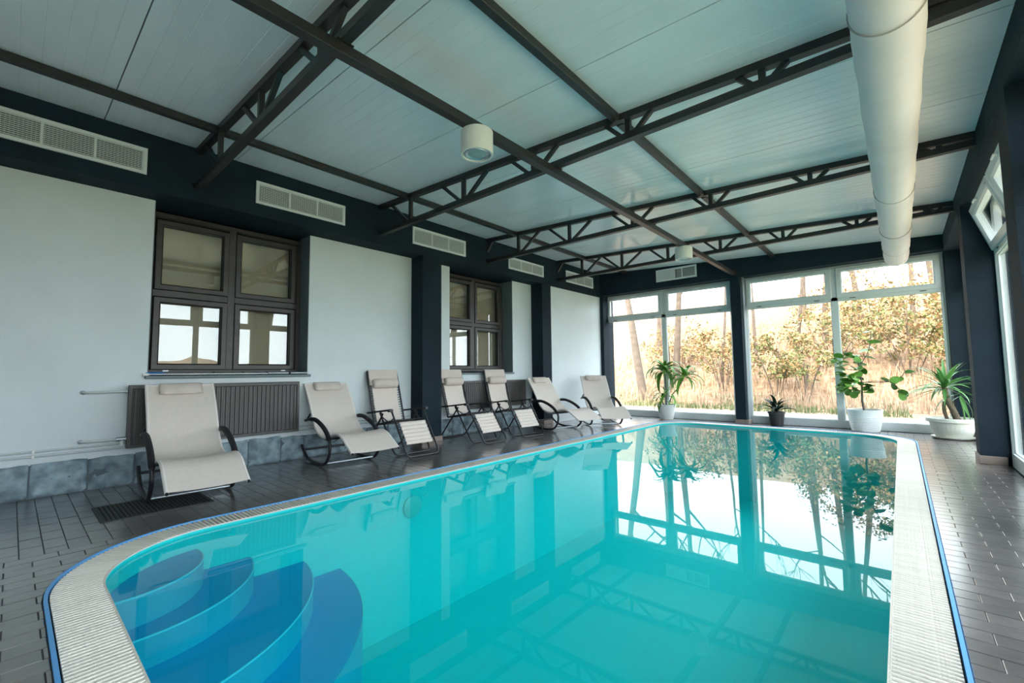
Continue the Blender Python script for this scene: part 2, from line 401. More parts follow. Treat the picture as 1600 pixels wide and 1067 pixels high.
for a, b in ((3.94, 4.29), (6.82, 7.105)):
    MB().box((XH, a, 0), (XL-.02, b, ZH+.01)).build('pillar', m_navy, wall_left)
    MB().box((XH+.014, a-.014, 0), (XL, b+(.014 if b < 5 else -.002), .075), .003).build('skirting', m_skirt, wall_left)
base = MB().box((XL+.012, YF, 0), (XL-.01, 7.0, .27)).build('baseboard_left', m_mortar, kind='structure')
y = YF; k = 0
while y < 6.80:
    w = random.uniform(.24, .46); y1_ = min(y+w, 6.82)
    if 3.7 < y < 4.3 and False: pass
    bm = bmesh.new(); bmesh.ops.create_grid(bm, x_segments=16, y_segments=12, size=.5)
    H = random.uniform(.27, .30); sd_ = random.uniform(0, 99)
    for v in bm.verts:
        u, t = v.co.x+.5, v.co.y+.5
        e = min(u, 1-u)*w; et = min(t, 1-t)*H
        d = .022*min(1, min(e, et)/.02) + .036*noise.fractal(Vector((u*w*7+sd_, t*H*7, sd_)), .7, 2.2, 5)
        if min(e, et) < 1e-4: d = -.004
        v.co = (XL+.014+max(d, -.004), y+.004+u*(y1_-y-.008), t*H + (.012*noise.noise(Vector((y*9+u*3, 0, 3))) if t > .9 else 0))
    me = bpy.data.meshes.new('stone'); bm.to_mesh(me); bm.free(); me.shade_smooth(); me.materials.append(m_stone)
    if y1_-y > .05: place('stone', me, base)
    y = y1_

def pframe(mb, P, u0, u1, v0, v1, w, d0, d1, c=.008):
    """mitred picture frame: outer rect u0..v1, bar width w, depth d0..d1, chamfered"""
    o = [(u0, v0), (u1, v0), (u1, v1), (u0, v1)]; i = [(u0+w, v0+w), (u1-w, v0+w), (u1-w, v1-w), (u0+w, v1-w)]
    def mixp(t): return [(a[0]+(b[0]-a[0])*t, a[1]+(b[1]-a[1])*t) for a, b in zip(o, i)]
    t = c/w; rings = [(o, d0), (o, d1-c), (mixp(t), d1), (mixp(1-2*t), d1), (i, d1-2*c), (i, d0)]
    vs_ = [P(u, v, d) for rg, d in rings for u, v in rg]; fs = []
    m = len(rings)
    for a in range(m):
        b = (a+1) % m
        for k in range(4): fs.append((a*4+k, a*4+(k+1) % 4, b*4+(k+1) % 4, b*4+k))
    mb.add(vs_, fs); return mb
def pbox(mb, P, u0, u1, v0, v1, d0, d1, c=.004):
    a, b = P(u0, v0, d0), P(u1, v1, d1); mb.box(a, b, c); return mb

# ---- the two brown windows of the left wall
PL = lambda u, v, d: (XW+d, u, v)
def brown_window(nm, oy):
    mb = pframe(MB(), PL, .87+oy, 2.41+oy, 1.02, 2.72, .062, -.05, .03)
    pbox(mb, PL, 1.59+oy, 1.665+oy, 1.07, 2.68, -.05, .032)
    pbox(mb, PL, .92+oy, 1.60+oy, 1.83, 1.90, -.05, .028); pbox(mb, PL, 1.655+oy, 2.36+oy, 1.83, 1.90, -.05, .028)
    w = mb.build(nm, m_brown, kind='structure')
    for a, b in ((.99, 1.533), (1.726, 2.274)):
        for z0, z1 in ((1.13, 1.763), (1.96, 2.58)):
            s = pframe(MB(), PL, a-.062+oy, b+.062+oy, z0-.06, z1+.06, .062, -.03, .046, .006).build('sash', m_brown, w)
            pbox(MB(), PL, a-.004+oy, b+.004+oy, z0-.004, z1+.004, -.004, .002, 0).build('pane', m_glassd, s)
            pframe(MB(), PL, a-.003+oy, b+.003+oy, z0-.003, z1+.003, .008, .0, .012, .001).build('gasket', m_rubber, s)
    for a in (1.03, 2.19): pbox(MB(), PL, a+oy, a+.05+oy, 1.052, 1.064, .03, .036, .001).build('drain_cap', m_alu, w)
    pbox(MB(), PL, .93+oy, 2.36+oy, 1.07, 2.67, -.13, -.125, 0).build('blind', m_blind, w)
    MB().box((XL+.035, .85+oy, ZS-.022), (XW-.02, 2.44+oy, ZS+.008), .006).build('sill_board', m_reveal, w)
brown_window('window_1', 0); brown_window('window_2', 3.82)

# ---- back wall
mb = MB(); mb.box((-6.15, YB, ZH+.02), (XRW+.4, YW+.25, 3.45)); mb.box((-5.6, YB, -.01), (-5.14, YW+.2, ZH+.03))
mb.box((.585, YW-.12, -.01), (XRW+.4, YW+.2, ZH+.03)); mb.box((-5.2, YW-.07, -.01), (.6, YW+.25, .004))
wall_back = mb.build('wall_back', m_navy, kind='structure')
MB().box((-2.37, YB-.03, 0), (-2.19, YW-.02, ZH+.03)).build('pillar', m_navy, wall_back)
MB().box((-2.19, YB+.05, .07), (-2.165, YW-.02, ZH+.02), .004).build('pillar_side', m_reveal, wall_back)  # right face of the pillar, in a paler grey than its front
MB().box((-2.385, YB-.045, 0), (-2.15, YW-.03, .08), .003).build('skirting', m_skirt, wall_back)
MB().box((.585, YW-.135, 0), (.83, YW-.12, .08), .003).build('skirting', m_skirt, wall_back)
def white_window(nm, P, u0, u1, um, zt=2.78, tilt=None):
    """two tall fixed panes under two hopper lights"""
    mb = pframe(MB(), P, u0, u1, .0, zt, .055, -.04, .03)
    pbox(mb, P, um-.05, um+.05, .05, zt-.05, -.04, .03); pbox(mb, P, u0+.05, u1-.05, 2.165, 2.235, -.04, .03)
    pbox(mb, P, u0+.03, u1-.03, .0, .135, -.04, .034)
    w = mb.build(nm, m_upvc, kind='structure')
    for i, (a, b) in enumerate(((u0, um), (um, u1))):
        g0 = a + (.055 if i == 0 else .05); g1 = b - (.05 if i == 0 else .055)
        pbox(MB(), P, g0-.01, g1+.01, .125, 2.175, -.006, .0, 0).build('pane', m_glass, w)
        pframe(MB(), P, g0-.004, g1+.004, .13, 2.17, .012, -.01, .012, .002).build('glazing_bead', m_upvc, w)
        s = pframe(MB(), P, g0-.015, g1+.015, 2.215, zt-.035, .085, -.02, .05, .008).build('sash', m_upvc, w)
        pbox(MB(), P, g0+.06, g1-.06, 2.29, zt-.11, .0, .006, 0).build('pane', m_glass, s)
        for q in (g0+.2, g1-.2):
            pbox(MB(), P, q-.04, q+.04, 2.195, 2.205, .03, .036, .001).build('drain_slot', m_rubber, w)
        hm = (g0+g1)/2; hb = MB(); pbox(hb, P, hm-.03, hm+.03, zt-.085, zt-.055, .05, .062, .003); pbox(hb, P, hm-.01, hm+.11, zt-.078, zt-.064, .06, .078, .004)
        hb.build('handle', m_white, s)
    return w
PBk = lambda u, v, d: (u, YW-d, v)
white_window('window_3', PBk, -5.21, -2.40, -3.80); white_window('window_4', PBk, -2.20, .585, -.79)
# dark roller-shutter guide beside the last pane
MB().box((.575, YW-.06, 0), (.598, YW-.03, 2.75), .003).build('trim_1', m_brown, kind='structure')

# ---- right wall
mb = MB(); mb.box((XR, YF, ZH), (XRW+.3, YB+.1, 3.45)); mb.box((XRW-.05, YF, -.02), (XRW+.25, YW, .002))
wall_right = mb.build('wall_right', m_navy, kind='structure')
cols = [(6.74, 7.05), (4.02, 4.33), (1.30, 1.61), (-1.42, -1.11)]
for a, b in cols:
    MB().box((XR, a, 0), (XRW+.12, b, ZH+.01)).build('pillar', m_navy, wall_right)
    MB().box((XR-.014, a-.014, 0), (XRW-.06, b+.014, .085), .003).build('skirting', m_skirt, wall_right)
PRt = lambda u, v, d: (XRW-d, u, v)
white_window('window_5', PRt, 7.05, 9.2, 8.12, 2.74); w6 = white_window('window_6', PRt, 4.33, 6.74, 5.53, 2.74)
white_window('window_7', PRt, 1.61, 4.02, 2.81, 2.74); white_window('window_8', PRt, -1.11, 1.30, .1, 2.74)
for s in [c for c in w6.children if c.name.startswith('sash')]:     # hoppers of this bay stand open inwards
    T = Matrix.Translation((XRW-.03, 0, 2.22)) @ Matrix.Rotation(-.30, 4, 'Y') @ Matrix.Translation((-(XRW-.03), 0, -2.22))
    s.matrix_world = T
    MB().bar((XRW-.06, 5.46 if s.name == 'sash' else 5.6, 2.70), (XRW-.19, 5.46 if s.name == 'sash' else 5.6, 2.62), .012, .006).build('stay_arm', m_chrome, w6)
# ---- wall behind the camera
MB().box((-6.15, YF-.2, -.02), (XRW+.3, YF, 3.45)).build('wall_front', m_wall, kind='structure')

# ---- ceiling
mb = MB(); mb.add([(x, y, zc(x)+dz) for dz in (.03, .25) for y in (YF-.2, YW+.25) for x in (-6.2, 1.2)], [(0, 2, 3, 1), (4, 5, 7, 6), (0, 1, 5, 4), (2, 6, 7, 3), (0, 4, 6, 2), (1, 3, 7, 5)])
ceiling = mb.build('ceiling', m_slab, kind='structure')
y = -1.62
PW = 1.033
while y < YB:
    ye = min(y+PW, YB+.02); prof = [(y+.004, .03), (y+.004, 0)]
    k = y+.11
    while k < ye-.06: prof += [(k-.004, 0), (k, .0016), (k+.004, 0)]; k += .1033
    prof += [(ye-.004, 0), (ye-.004, .03)]
    vs_ = [(x, yy, zc(x)+dz) for x in (-5.25, .63) for yy, dz in prof]; m = len(prof)
    MB().add(vs_, [(i, i+1, m+i+1, m+i) for i in range(m-1)]).build('panel', m_ceil, ceiling)
    y += PW

# ---- steel: trusses, purlins, hanging beam
NODES = [-4.5, -3.52, -2.53, -1.55, -.585, .36]; NODES4 = [-4.61, -3.75, -2.887, -2.04, -1.18, -.33, .47]
ordn = ['nearest the camera, beside the first wall vent', 'second from the camera, just behind the big lamp', 'third from the camera, in the middle of the hall', 'farthest from the camera, close to the small lamp']
for i, yt in enumerate((1.157, 3.22, 5.30, 7.36)):
    t = empty('roof_truss', (-2.3, yt, 2.9), label='dark steel roof truss ' + ordn[i], cat='truss', group='roof trusses under the sloping ceiling')
    def P3(x, z): return (x+2.3, 0, z-2.9)
    CH = .056
    MB().bar(P3(-5.21, zc(-5.21)-CH/2), P3(.60, zc(.60)-CH/2), .06, CH).build('top_chord', m_steel, t)
    MB().bar(P3(-5.21, 2.895), P3(.60, 2.895), .06, .056).build('bottom_chord', m_steel, t)
    nodes = NODES4 if i == 3 else NODES
    for k, x in enumerate(nodes):
        zt = zc(x)-CH; zb = 2.922; do = max(.15, min(.42, .37*(zt-zb)/.227))
        MB().bar(P3(x, zb), P3(x, zt+.01), .038, .042).build('strut', m_steel, t)
        if not (k == 0 and i >= 2):
            xa = x-do; MB().bar(P3(x-.06, zb-.006), P3(xa, zc(xa)-CH+.006), .034, .034).build('brace', m_steel, t)
        if not (k == 0 and i < 2) and k < len(nodes)-1:
            xa = x+do; MB().bar(P3(x+.06, zb-.006), P3(xa, zc(xa)-CH+.006), .034, .034).build('brace', m_steel, t)
    if i >= 2: MB().bar(P3(-5.20, 3.07), P3(-5.08, zc(-5.08)-CH), .034, .03).build('brace', m_steel, t)
for nm, x, lab in (('purlin', -4.53, 'slim steel purlin along the ceiling nearest the vented wall'), ('purlin', -1.64, 'steel purlin under the ceiling between the hanging beam and the fabric duct')):
    t = empty(nm, (x, 3.8, zc(x)-.03), label=lab, cat='purlin', group='ceiling purlins')
    ys = [YF, 1.127, 1.187, 3.19, 3.25, 5.27, 5.33, 7.33, 7.39, YB]
    for a, b in zip(ys[0::2], ys[1::2]):
        MB().box((-.03, a-3.8, -.033), (.03, b-3.8, .028), .004).build('segment', m_steel, t)
bm_ = empty('ceiling_beam', (-2.285, 3.75, 2.80), label='long dark steel beam hung beneath the trusses, carrying both lamps', cat='beam')
MB().box((-.036, YF-3.75, 0), (.036, YB-.03-3.75, .066), .004).build('box_section', m_steel, bm_)
for yt in (1.157, 3.22, 5.30, 7.36):
    MB().box((-.05, yt-.05-3.75, .061), (.05, yt+.05-3.75, .067)).build('mounting_plate', m_steel, bm_)

# ---- fabric air duct
t = empty('air_duct', (.045, 4.0, 2.69), label='long white fabric air duct with a closed round end', cat='duct')
prof = []; rad = .145
mb = MB(); ring = 40; ysq = [YF+.01] + [(-1.5+.12*k) for k in range(0, 86)]
ysq = [q for q in ysq if q < 8.78]; pts = []; rs = []
for q in ysq: pts.append((0, q-4.0, .004*math.sin(q*3.1))); rs.append(rad+.0025*math.sin(q*9)+.0015*math.sin(q*23))
pts += [(0, 8.82-4, 0), (0, 8.86-4, 0), (0, 8.88-4, 0)]; rs += [rad-.004, rad-.02, rad-.05]
mb.tube(pts, rs, 40).build('fabric_tube', m_duct, t, True, 60)
for q in (2.6, 5.4, 6.9, 8.0): MB().tube([(rad*1.012*math.cos(a*PI/20), q-4, rad*1.012*math.sin(a*PI/20)) for a in range(40)], .0035, 6, True).build('seam', mat('seam_thread', (.42, .38, .36), .8) if q == 2.6 else bpy.data.materials['seam_thread'], t, True)
for q in (1.157, 3.22, 5.30, 7.36): MB().bar((0, q-4, rad-.01), (0, q-4, .18), .02, .003, (1, 0, 0)).build('hanger_strap', m_steel, t)

# ================================================================ fittings
# ---- air vents in the headers
def vent(P, u0, u1, z0, z1, lab, closed=None):
    cu = (u0+u1)/2; o = P(cu, (z0+z1)/2, 0); t = empty('air_vent', o, label=lab, cat='vent', group='white air vents in the dark header')
    Q = lambda u, v, d: tuple(a-b for a, b in zip(P(u, v, d), o))
    pframe(MB(), Q, u0, u1, z0, z1, .035, 0, .016, .004).build('frame', m_ventw, t)
    pbox(MB(), Q, u0+.01, u1-.01, z0+.01, z1-.01, .0005, .003, 0).build('backing', m_dark, t)
    W = (u1-u0-.07)/3
    for k in (1, 2): pbox(MB(), Q, u0+.035+W*k-.009, u0+.035+W*k+.009, z0+.03, z1-.03, .003, .015, .002).build('divider', m_ventw, t)
    nz = 11; h = (z1-z0-.07)/nz
    for j in range(nz):
        zz = z0+.035+h*(j+.5); mb = MB()
        a, b = (u0+.035, u1-.035)
        if closed: a, b = closed
        mb.bar(Q(a, zz, .009), Q(b, zz, .009), .010 if not closed else .012, h*.36 if not closed else h*.8, up=(0, 0, 1))
        mb.build('louvre', m_ventw, t)
    mb = MB(); u = u0+.035
    while u < u1-.035:
        if not closed or u > closed[1]: pbox(mb, Q, u-.0012, u+.0012, z0+.03, z1-.03, .002, .005, 0)
        u += .024
    if closed:
        for j in range(9): zz = z0+.04+(z1-z0-.08)*j/8; pbox(mb, Q, closed[1]+.02, u1-.035, zz-.003, zz+.003, .003, .006, 0)
    mb.build('back_grid', m_ventw, t, kind='stuff')
PV = lambda u, v, d: (XH+d, u, v)
vn = ['leftmost in the picture, cut by its left edge', 'above the large brown window', 'between the second truss and the big pillar', 'fourth along the wall, above the far brown window', 'last along the wall, next to the back corner']
for k, (a, b, z0, z1) in enumerate(((-.28, .752, 2.885, 3.135), (1.682, 2.715, 2.885, 3.137), (3.75, 4.786, 2.88, 3.137), (5.83, 6.87, 2.872, 3.095), (7.655, 8.74, 2.903, 3.148))):
    vent(PV, a, b, z0, z1, 'white louvred air vent ' + vn[k])
vent(lambda u, v, d: (u, YB-d, v), -3.834, -2.987, 2.90, 3.156, 'white air vent above the back window, half closed and half open', closed=(-3.80, -3.42))

# ---- drum lamps under the beam
for y, lab in ((2.224, 'large-looking white drum lamp under the beam, nearer the camera'), (6.42, 'small-looking white drum lamp under the beam near the back wall')):
    t = empty('drum_lamp', (-2.285, y, 2.80), label=lab, cat='lamp', group='drum lamps on the hanging beam')
    MB().lathe([(.0, 0), (.115, 0), (.121, -.006), (.121, -.172), (.118, -.178), (.106, -.178), (.104, -.165), (0, -.165)], 48, close=False).build('housing', m_white, t, True)
    MB().lathe([(.0, -.160), (.070, -.160), (.078, -.172), (.084, -.174), (.088, -.168), (.104, -.166)], 40, close=False).build('trim_ring', m_alu, t, True)
    MB().lathe([(.0, -.176), (.04, -.174), (.068, -.166), (.070, -.158)], 32, close=False).build('lens', clear_mat('lamp_lens', 1.5, (.7, .82, .84)), t, True)
    mb = MB()
    for k in range(9): a = PI*.62 + k*.16; mb.box((.122*math.cos(a)-.003, .122*math.sin(a)-.003, -.03), (.122*math.cos(a)+.003, .122*math.sin(a)+.003, -.002))
    mb.build('cooling_slot', m_dark, t)

# ---- radiators
def radiator(y0, y1, z0, z1, lab, pipes):
    t = empty('radiator', (-5.42, (y0+y1)/2, 0), label=lab, cat='radiator', group='anthracite panel radiators')
    L_ = (y1-y0)/2; X = .04
    MB().box((-.03, -L_, z0), (X-.012, L_, z1), .006).build('back_panel', m_rad, t)
    pframe(MB(), lambda u, v, d: (X-.012+d, u, v), -L_, L_, z0, z1, .032, 0, .010, .003).build('face_rim', m_rad, t)
    nf = 34; p = (2*L_-.06)/nf; mb = MB(); mb.box((0, -p*.27, z0+.03), (.011, p*.27, z1-.03), .004); fm = mb.mesh('fin', m_rad)
    for k in range(nf): place('fin', fm, t, (X-.013, -L_+.03+p*(k+.5), 0))
    MB().box((-.032, -L_+.004, z1-.004), (X-.004, L_-.004, z1+.008), .003).build('top_grille', m_rad, t)
    for yy in (-L_+.25, L_-.25): MB().box((-.068, yy-.02, z0+.08), (-.025, yy+.02, z1-.08), .003).build('bracket', m_rad, t)
    if pipes:
        def pp(pts, r, nm, m=m_pipe): MB().tube(pts, r, 10).build(nm, m, t, True)
        for zz, ya, yb in ((z1-.05, -L_-.30, -L_-.005), (z0+.09, -L_-.30, -L_-.04)):
            pp([(-.055, ya, zz), (-.02, ya+.004, zz), (-.006, ya+.02, zz), (0, ya+.05, zz), (0, yb, zz)], .010, 'pipe')
            MB().lathe([(0, -.006), (.018, -.006), (.018, .0), (.008, .006), (0, .006)], 16).build('pipe_collar', m_alu, t, True, rot=(0, PI/2, 0), loc=(-.052, ya, zz))
        pp([(0, -L_-.07, z0+.09), (0, -L_-.035, z0+.09), (0, -L_+.01, z0+.09)], .019, 'valve_body', m_alu)
        pp([(0, -L_-.03, z0+.09), (0, -L_-.03, z0+.03)], .015, 'valve_head', m_white)
    MB().tube([(0, L_, z1-.04), (0, L_+.035, z1-.04)], .014, 10).build('bleed_valve', m_white, t, True)
radiator(.73, 2.28, .34, .915, 'dark ribbed radiator under the large brown window, behind the front rocking lounger', True)
radiator(4.93, 6.51, .40, .86, 'dark ribbed radiator under the far brown window, behind the folding recliners', False)
for z, lab in ((.385, 'upper painted heating pipe running low along the left wall'), (.345, 'lower painted heating pipe running low along the left wall')):
    t = empty('heating_pipe', (XL+.016, 0, z), label=lab, cat='pipe', group='heating pipes along the wall')
    MB().tube([(0, YF+.01, 0), (0, 1.0, 0), (0, 3.92, 0)], .010, 8).build('pipe_run', m_pipe, t, True)
    for yy in (-.9, .15, 2.6): MB().box((-.016, yy-.008, -.016), (.012, yy+.008, .013), .002).build('clip', m_white, t)

# ---- telescopic pole on the sill
t = empty('telescopic_pole', (XL-.01, 1.6, ZS+.026), label='aluminium telescopic pool pole with blue grip lying on the window sill', cat='pole')
MB().tube([(0, -.66, 0), (0, .82, 0)], .013, 12).build('tube_outer', m_alu, t, True)
MB().tube([(.028, -.72, -.004), (.028, .35, -.004)], .010, 12).build('tube_inner', m_chrome, t, True)
MB().tube([(0, -.74, .0), (0, -.60, 0)], .018, 12).build('grip', m_blue, t, True)
MB().tube([(.03, -.765, -.006), (.03, -.72, -.006)], .014, 12).build('end_plug', m_white, t, True)
for yy in (-.18, .1, .35, .6): MB().tube([(0, yy-.012, 0), (0, yy+.012, 0)], .0155, 12).build('clamp_collar', m_rubber, t, True)

# ---- drain grid in the floor under the first lounger
t = empty('drain_grid', (-4.42, .79, 0), label='black rubber drain grid set in the floor under the front lounger', cat='drain grid')
pframe(MB(), lambda u, v, d: (u, v, d), -.27, .25, -.34, .33, .02, -.004, .006, .002).build('frame', m_mat, t)
MB().box((-.255, -.325, -.004), (.235, .315, .001)).build('backing', m_dark, t)
mb = MB(); mb.box((-.25, -.008, 0), (.23, .008, .006), .002); bmesh_ = mb.mesh('grid_bar', m_mat)
for k in range(26): place('grid_bar', bmesh_, t, (0, -.315+.025*k, 0))

# ================================================================ loungers
SEAT = [(-.64, .89), (-.47, .68), (-.33, .47), (-.25, .385), (-.155, .325), (-.02, .30), (.13, .32), (.235, .355), (.35, .368), (.46, .345), (.57, .285), (.70, .212)]
RING = [(-.60, .165), (-.53, .10), (-.40, .035), (-.25, .017), (-.06, .017), (.09, .035), (.18, .10), (.225, .20), (.21, .30), (.11, .385), (-.04, .452), (-.20, .49), (-.34, .488), (-.50, .462)]
def rocker(label):
    t = empty('rocking_lounger', label=label, cat='lounger', group='beige rocking loungers along the wall')
    HW, SW = .285, .255
    for s in (-1, 1):
        path = crom([(x, s*HW, z) for x, z in RING], 5)
        MB().tube(path, .0165, 10).build('rocker_frame', m_frame, t, True)
        arm = crom([(x, s*HW, z) for x, z in RING[8:13]], 6)
        MB().tube(arm, [.020]+[.024]*(len(arm)-2)+[.020], 12).build('armrest', m_foam, t, True)
        rail = crom([(x, s*SW, z) for x, z in SEAT], 5)
        MB().tube(rail, .0145, 10).build('side_rail', m_hem, t, True)
        MB().tube([(.685, s*SW, .22), (.712, s*SW, .206)], .011, 8).build('rail_plug', m_rubber, t, True)
        MB().tube([(-.395, s*SW, .565), (-.46, s*HW, .468)], .011, 8).build('arm_link', m_frame, t, True)
        MB().tube([(.16, s*SW, .325), (.205, s*HW, .31)], .011, 8).build('seat_link', m_frame, t, True)
    MB().tube([(.10, -HW, .04), (.10, HW, .04)], .011, 10).build('cross_bar', m_alu, t, True)
    MB().tube([(-.55, -HW, .115), (-.55, HW, .115)], .012, 10).build('cross_bar', m_frame, t, True)
    MB().tube([(-.636, -SW, .885), (-.636, SW, .885)], .0125, 10).build('head_bar', m_hem, t, True)
    MB().tube([(.02, -SW, .285), (.02, SW, .285)], .012, 10).build('seat_bar', m_frame, t, True)
    path = crom([(x, 0, z) for x, z in SEAT], 4); nw = 8; vs_ = []; fs = []
    for i, p in enumerate(path):
        a = path[max(i-1, 0)]; b = path[min(i+1, len(path)-1)]; tg = (b-a).normalized(); nn = Vector((-tg.z, 0, tg.x))
        for layer in (0, 1):
            for k in range(nw+1):
                w = -SW + 2*SW*k/nw; sag = .014*(1-(w/SW)**2); q = p + nn*((.0125 if layer else .0075) - sag); vs_.append((q.x, w, q.z))
    st = 2*(nw+1)
    for i in range(len(path)-1):
        for k in range(nw):
            fs.append((i*st+nw+1+k, i*st+nw+2+k, (i+1)*st+nw+2+k, (i+1)*st+nw+1+k)); fs.append((i*st+k, i*st+k+1, (i+1)*st+k+1, (i+1)*st+k))
        fs += [(i*st, i*st+nw+1, (i+1)*st+nw+1, (i+1)*st), (i*st+nw, i*st+2*nw+1, (i+1)*st+2*nw+1, (i+1)*st+nw)]
    e = (len(path)-1)*st
    for k in range(nw): fs += [(k, k+1, nw+2+k, nw+1+k), (e+k, e+k+1, e+nw+2+k, e+nw+1+k)]
    sl = MB().add(vs_, fs).build('sling', m_sling, t, True)
    # hems: stitched strips down both sides
    for s in (-1, 1):
        MB().tube([Vector((p.x, s*(SW-.035), p.z+.006)) for p in path[1:-1]], .003, 5).build('stitch_line', m_hem, sl, True)
    # pillow
    mb = MB(); d = Vector((.17, 0, -.21)).normalized(); nn = Vector((.21, 0, .17)).normalized(); c = Vector((-.598, 0, .845))
    rows = 7
    vs_ = []; fs = []
    for i in range(rows):
        for j in range(13):
            u = i/(rows-1)*2-1; w = j/12*2-1; th = .034*max(0, (1-abs(u)**2.6))**.5*max(0, (1-abs(w)**6))**.5
            for sg in (1, -1): vs_.append(c + d*(u*.062) + Vector((0, w*.165, 0)) + nn*(.014+th*sg*.6+.012))
    for i in range(rows-1):
        for j in range(12):
            a = (i*13+j)*2; b = a+2; c_ = a+26; d_ = c_+2; fs += [(a, b, d_, c_), (a+1, b+1, d_+1, c_+1)]
    for i in range(rows-1):
        for j in (0, 12): a = (i*13+j)*2; fs.append((a, a+1, a+27, a+26))
    for j in range(12):
        for i in (0, rows-1): a = (i*13+j)*2; fs.append((a, a+1, a+3, a+2))
    mb.add(vs_, fs).build('head_pillow', m_pad, t, True, 70)
    return t
r1 = rocker('front beige rocking lounger standing over the drain grid before the radiator')
r1.location = (-4.60, 1.05, 0)
dup(r1, (-4.807, 2.58, 0), math.radians(-4.3), label='second beige rocking lounger, between the large window and the big pillar')
dup(r1, (-4.541, 6.47, 0), math.radians(-12.5), label='beige rocking lounger beside the far recliner, in front of the far pillar')
r7 = dup(r1, (-4.25, 7.42, 0), 0, label='beige rocking lounger in the back corner, beside the glass front')
r1.rotation_euler = (0, .045, math.radians(-3)); r7.rotation_euler = (0, .035, math.radians(-41.5))

def recliner(label):
    # local x forward, origin on the floor under the arm pivot
    t = empty('folding_recliner', label=label, cat='recliner', group='folding lace-up recliners along the wall')
    HW = .235; R = .0115
    B0, B1 = (-.24, .345), (-.475, 1.075)            # back tube
    S1 = (.20, .425)                                  # front of the seat
    F0, F1 = (.20, .56), (.555, .045)                 # leg-rest tube
    def U(pts, nm, r=R): MB().tube(crom(pts, 5), r, 8).build(nm, m_frame, t, True)
    def loop(p, q, w, nm):                            # U-shaped leg loop from p down to the floor at q
        dx, dz = q[0]-p[0], q[1]-p[1]; l = math.hypot(dx, dz); ex, ez = dx/l, dz/l; k = (q[0]-ex*.07, q[1]-ez*.07)
        pts = [(p[0], -w, p[1]), (k[0]-ex*.1, -w, k[1]-ez*.1), (k[0], -w, k[1]), (q[0]-ex*.015, -w+.022, q[1]-ez*.012), (q[0], -w+.07, q[1]),
               (q[0], 0, q[1]), (q[0], w-.07, q[1]), (q[0]-ex*.015, w-.022, q[1]-ez*.012), (k[0], w, k[1]), (k[0]-ex*.1, w, k[1]-ez*.1), (p[0], w, p[1])]
        MB().tube(crom(pts, 4), R, 8).build(nm, m_frame, t, True)
    loop(F0, (F1[0]+.02, .013), HW+.005, 'legrest_frame')
    loop((-.02, .51), (.34, .013), HW+.035, 'front_leg')
    loop((.03, .51), (-.40, .013), HW+.03, 'rear_leg')
    # back frame, an upside-down U
    ex, ez = B1[0]-B0[0], B1[1]-B0[1]
    pts = [(B0[0], -HW, B0[1])] + [(B0[0]+ex*k, -HW, B0[1]+ez*k) for k in (.3, .6, .9)] + [(B1[0]-.004, -HW+.03, B1[1]), (B1[0]-.004, 0, B1[1]+.002), (B1[0]-.004, HW-.03, B1[1])] + [(B0[0]+ex*k, HW, B0[1]+ez*k) for k in (.9, .6, .3)] + [(B0[0], HW, B0[1])]
    U(pts, 'back_frame', R+.001)
    for s in (-1, 1):
        MB().tube([(B0[0], s*HW, B0[1]), (-.02, s*HW, .385), S1[0:1]+(s*HW,)+S1[1:]], R, 8).build('seat_rail', m_frame, t, True)
        mb = MB(); a0 = Vector((-.34, s*(HW+.035), .505)); a1 = Vector((.235, s*(HW+.035), .572))
        mb.bar(a0, a1, .046, .022); mb.build('armrest', m_foam, t)
        MB().box((.19, s*(HW+.035)-.028, .545), (.25, s*(HW+.035)+.028, .582), .006).build('arm_end', m_frame, t)
        mb = MB(); mb.bar((-.03, s*(HW+.035), .53), (.02, s*(HW+.035), .47), .012, .04); mb.build('pivot_plate', m_frame, t)
        MB().tube([(.02, s*(HW+.033), .47), (.16, s*(HW+.01), .40), (.26, s*(HW+.005), .47)], .008, 8).build('link_bar', m_frame, t, True)
    MB().tube([(B0[0], -HW, B0[1]), (B0[0], HW, B0[1])], R, 8).build('lower_bar', m_frame, t, True)
    MB().tube([(S1[0], -HW, S1[1]), (S1[0], HW, S1[1])], R, 8).build('knee_bar', m_frame, t, True)
    # slings
    def sheet(p, q, w, rib, nrib, th=.008, bow=0.0, m=m_sling, nm='sling', n=(1, 0, 0)):
        p = Vector((p[0], 0, p[1])); q = Vector((q[0], 0, q[1])); tg = (q-p).normalized(); nn = Vector((tg.z, 0, -tg.x))
        if nn.x + nn.z*.5 < 0: nn = -nn
        k = max(8, nrib*6); vs_ = []; fs = []
        for i in range(k+1):
            f = i/k; c = p.lerp(q, f)
            for lay in (0, 1):
                for j in range(7):
                    y = (-1+2*j/6)*w; d = rib*abs(math.sin(PI*nrib*f)) - bow*math.sin(PI*f)*(1-(y/w)**2*.6) + (th if lay else 0)
                    v = c + nn*d; vs_.append((v.x, y, v.z))
        for i in range(k):
            for j in range(6): a = i*14+j; fs += [(a, a+1, a+15, a+14), (a+7, a+8, a+22, a+21)]
            for j in (0, 6): a = i*14+j; fs.append((a, a+7, a+21, a+14))
        for i in (0, k):
            for j in range(6): a = i*14+j; fs.append((a, a+1, a+8, a+7))
        return MB().add(vs_, fs).build(nm, m, t, True, 50)
    L_ = lambda a, b, f: (a[0]+(b[0]-a[0])*f, a[1]+(b[1]-a[1])*f)
    sheet(L_(B0, B1, .06), L_(B0, B1, .76), HW-.042, .004, 2, bow=.02, nm='back_sling')
    sheet(L_(B0, B1, .02), L_(B0, S1, .97), HW-.03, .004, 3, bow=.03, nm='seat_sling')
    sheet(L_(F0, F1, .29), L_(F0, F1, .80), HW-.042, .012, 6, bow=.0, nm='leg_sling')
